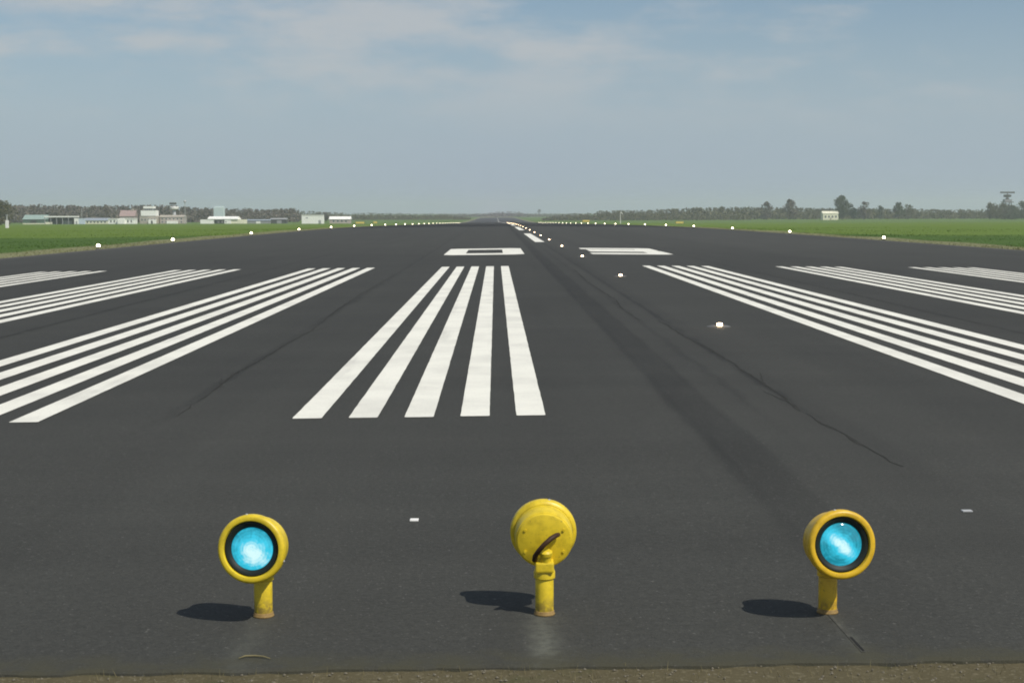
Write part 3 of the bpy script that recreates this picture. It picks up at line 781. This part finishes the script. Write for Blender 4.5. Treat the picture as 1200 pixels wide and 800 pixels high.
# signs, posts
def sign(px0, px1, y, z0, z1, label):
    x, z, w, h = site(px0, px1, y, 250)
    t = thing('runway_sign', (x, y, z), label, 'sign', 'yellow boards beside the runway')
    boxo('board', (-w/2, w/2, -.1, .1, z0, z1), M_YSIGN, t); boxo('frame', (-w/2-.06, w/2+.06, -.06, .14, z0-.06, z1+.06), M_STEEL, t)
    for s in (-1, 1): boxo('leg', (s*w*.35-.05, s*w*.35+.05, -.04, .04, -.05, z0), M_GALV, t)
sign(418, 428, 480, .45, 1.0, 'wide yellow board beside the left edge lights, right of the pavilion')
sign(438.5, 443, 520, .5, 1.1, 'narrow yellow board just right of the wide yellow board')
sign(683, 691, 470, .6, 1.2, 'yellow board among the far edge lights right of the centreline')
sign(792, 801, 430, .3, .8, 'yellow board in the grass farther right of the runway')
x, z, w, h = site(11, 14, 285, 250)
t = thing('marker_post', (x, 285, z-.05), 'white post in the grass near the left edge of the picture', 'post')
boxo('post', (-.28, .28, -.2, .2, 0, 1.45), M_WHITEPL, t, bevel=.04); boxo('pole', (-.09, .09, -.09, .09, 1.45, 2.4), M_GALV, t); boxo('cap', (-.2, .2, -.15, .15, 2.4, 2.55), M_GALV, t)
x, z, w, h = site(726, 728, 620, 248.3)
t = thing('wind_sock_pole', (x, 620, z-.05), 'thin pale pole standing right of the runway against the trees', 'pole')
bm = bmesh.new(); tube(bm, [(0, 0, 0), (0, 0, h)], [.14, .09], 8); bm_obj('pole', bm, M_WHITEPL, t)
bm = bmesh.new(); tube(bm, [(0, 0, h*.97), (.5, 0, h*.93), (.9, 0, h*.82)], [.22, .18, .12], 10); bm_obj('sock', bm, M_WHITEPL, t)

# ------------------------------------------------------------------ trees
def crown_faces(r, cx, cy, z0, z1, rx, n, size, V, F, shape=1.0):
    """leaf-clump faces filling an uneven crown"""
    h = z1-z0; lumps = []
    for i in range(max(6, int(n/70))):
        t = r.random(); a = r.uniform(0, 6.28); q = r.random()**.6
        env = max(.15, 1-abs((t-.42)/.62)**2.4)
        lumps.append((cx+math.cos(a)*q*rx*.72*env, cy+math.sin(a)*q*rx*.72*env, z0+h*(.08+.86*t), rx*r.uniform(.30, .50)*max(env, .45)))
    for i in range(n):
        lx, ly, lz, lr = r.choice(lumps)
        d = Vector((r.gauss(0, 1), r.gauss(0, 1), r.gauss(0, 1))).normalized()*lr*r.random()**.4
        p = Vector((lx, ly, lz))+d*Vector((1, 1, .85)).x
        if p.z < z0*.9: continue
        a = Vector((r.gauss(0, 1), r.gauss(0, 1), r.gauss(0, 1))).normalized(); b = a.orthogonal().normalized(); s = size*r.uniform(.5, 1.2); c_ = a.cross(b)
        k_ = len(V); V += [p+b*s, p+c_*s*.7, p-b*s*.9, p-c_*s*.6]; F.append((k_, k_+1, k_+2, k_+3))
def tree(name, px, wpx, y, ytop, mat, label, n=900, shape=1.0, low=.12):
    n = int(n*1.6)
    r = random.Random(int(px*13+y)); x, z, w, h = site(px-wpx*.62, px+wpx*.62, y, ytop+.3)
    t = thing(name, (x, y, z-.1), label, 'tree', 'trees standing out from the woods')
    bm = bmesh.new(); tr = max(.16, h*.022)
    tube(bm, [(0, 0, 0), (r.uniform(-.2, .2), 0, h*.3), (r.uniform(-.3, .3), r.uniform(-.2, .2), h*.6), (0, 0, h*.9)], [tr, tr*.75, tr*.45, tr*.12], 8)
    for i in range(7):
        a = r.uniform(0, 6.28); z0 = h*r.uniform(.25, .6); L_ = w*.42*r.uniform(.6, 1)
        tube(bm, [(0, 0, z0), (math.cos(a)*L_*.5, math.sin(a)*L_*.5, z0+h*.12), (math.cos(a)*L_, math.sin(a)*L_, z0+h*.24)], [tr*.4, tr*.25, tr*.08], 6)
    bm_obj('trunk', bm, M_BARK, t)
    V, F = [], []; crown_faces(r, 0, 0, h*low, h, w/2*1.05, n, max(.3, h*.042), V, F, shape)
    mesh_obj('crown', V, F, mat, t)
tree('dark_tree', 4, 34, 700, 234.5, M_LEAFO, 'dark olive tree cut by the left edge of the picture', 1500, low=.03)
tree('bare_tree', 128, 11, 1120, 238.8, M_LEAFB, 'grey tree rising above the wood left of the red roof', 700)
tree('bare_tree', 293, 20, 1400, 244.0, M_LEAFB, 'broad low brown tree right of the white hangar', 700)
tree('bare_tree', 346, 15, 1300, 242.8, M_LEAFB, 'dark rounded tree just left of the white box building', 700)
tree('bare_tree', 383.5, 8, 1200, 246.5, M_LEAFB, 'small dark tree between white box building and pavilion', 500)
tree('round_tree', 845, 14, 1420, 241.2, M_LEAFO, 'leftmost low tree bump above the right-hand wood', 600)
tree('round_tree', 898, 15, 1330, 236.2, M_LEAFB, 'brownish round tree left of the larger round tree, right-hand wood', 800)
tree('round_tree', 925, 20, 1320, 233.8, M_LEAFB, 'larger round brownish tree left of the beige house', 1000)
tree('tall_tree', 987, 25, 1300, 229.6, M_LEAFG, 'tallest grey-green tree, directly behind the beige house', 1500)
tree('conifer', 1001, 13, 1285, 243.5, M_LEAFD, 'low dark evergreen right of the beige house', 800)
tree('round_tree', 1012, 17, 1310, 236.0, M_LEAFB, 'brown-green tree just right of the low dark evergreen', 900)
tree('round_tree', 1031, 15, 1330, 241.0, M_LEAFG, 'small dark tree midway between two taller trees on the right', 700)
tree('round_tree', 1053, 13, 1310, 235.4, M_LEAFG, 'upright green-grey tree third right of the beige house', 800)
tree('round_tree', 1064, 16, 1330, 239.5, M_LEAFO, 'lower olive tree touching the upright green-grey tree', 700)
tree('round_tree', 1160, 20, 1280, 237.2, M_LEAFO, 'olive tree left of the radar tower legs', 900, low=.05)
tree('round_tree', 1177, 24, 1270, 238.6, M_LEAFO, 'broad olive tree in front of the radar tower', 1100, low=.05)
tree('round_tree', 1198, 26, 1275, 236.0, M_LEAFG, 'green tree cut by the right edge beside the radar tower', 1200, low=.05)
tree('round_tree', 1168, 15, 1265, 241.0, M_LEAFO, 'low olive tree filling the gap left of the radar tower', 900, low=.03)
tree('round_tree', 1187, 18, 1262, 240.0, M_LEAFG, 'low green tree between the radar tower and the right edge', 1000, low=.03)
tree('round_tree', 632, 8, 3000, 245.2, M_LEAFB, 'tiny hazy tree above the far end of the runway', 300)

def wood(name, spans, y, depth, mat, label, dens, n, seed, low=.02):
    """a far wood: overlapping crowns along a line; spans = [(px, ytop)] gives its outline"""
    r = random.Random(seed); V, F = [], []
    pxs = [p for p, _ in spans]; yt = [q for _, q in spans]; cnt = int((pxs[-1]-pxs[0])*dens)
    for i in range(cnt):
        px = r.uniform(pxs[0], pxs[-1]); yy = y + r.uniform(0, depth); top = float(np.interp(px, pxs, yt)) + abs(r.gauss(0, .7))
        x, z, w, h = site(px-1, px+1, yy, top)
        if h < 1.5: continue
        crown_faces(r, x, yy, z+h*low-.2, z+h, max(2.2, h*r.uniform(.42, .62)), n, max(.35, h*.06), V, F)
    # dense undergrowth so that no ground shows through
    for i in range(cnt*14):
        px = r.uniform(pxs[0], pxs[-1]); yy = y + r.uniform(0, depth); x, z, w, h = site(px-1, px+1, yy, float(np.interp(px, pxs, yt)))
        p = Vector((x, yy, z+max(1, h)*.62*r.random())); a = Vector((r.gauss(0, 1), r.gauss(0, 1), r.gauss(0, .5))).normalized(); b = a.orthogonal().normalized(); c_ = a.cross(b); s = max(.5, h*.09)
        k_ = len(V); V += [p+b*s, p+c_*s, p-b*s, p-c_*s]; F.append((k_, k_+1, k_+2, k_+3))
    return stuff(name, V, F, mat, label, 'wood')
wood('bare_wood', [(-40, 239.5), (60, 240), (100, 240.3), (140, 240.5), (165, 240), (200, 240), (225, 242.2), (250, 243.5), (310, 244.5), (352, 244.5)], 1180, 120, M_LEAFB, 'greyish brown leafless wood behind the buildings on the left', 1.5, 90, 11)
wood('far_wood', [(515, 249.6), (570, 249.2), (580, 247.4), (612, 247.4), (622, 249.4), (690, 249.6)], 2300, 250, M_LEAFB, 'pale hazy line of trees beyond the far end of the runway', 1.6, 40, 12)
wood('mixed_wood', [(700, 246.6), (760, 245.4), (820, 242.6), (880, 242.4), (960, 243.4), (1010, 243.8), (1060, 244.2), (1120, 245), (1240, 245)], 1400, 160, M_LEAFO, 'olive brown wood along the right-hand horizon', 1.5, 80, 13)
wood('low_wood', [(340, 246), (400, 248.4), (450, 249.2), (520, 249.8), (552, 254.5)], 1500, 60, M_LEAFO, 'low olive line of trees behind the far left edge lights', 1.5, 40, 14)
wood('scrub', [(636, 255), (660, 250.2), (680, 249.4), (720, 248.2), (800, 249.5), (880, 250)], 1300, 40, M_LEAFO, 'low olive scrub behind the far right edge lights', 1.4, 40, 15)

# ------------------------------------------------------------------ air
hz = boxo('haze', (-7000, 7000, -200, 8500, -8, 60), M_WHITE)
hm = bpy.data.materials.new('haze_air'); hm.use_nodes = True; hn = hm.node_tree; hn.nodes.clear()
ho = hn.nodes.new('ShaderNodeOutputMaterial'); hv = hn.nodes.new('ShaderNodeVolumePrincipled')
hv.inputs['Color'].default_value = (.90, .955, 1.0, 1); hv.inputs['Density'].default_value = .0002; hv.inputs['Anisotropy'].default_value = .2
hn.links.new(hv.outputs[0], ho.inputs['Volume'])
hz.data.materials.clear(); hz.data.materials.append(hm)
hz['kind'] = 'stuff'; hz['label'] = 'thin pale haze in the air over the whole airfield'; hz['category'] = 'haze'
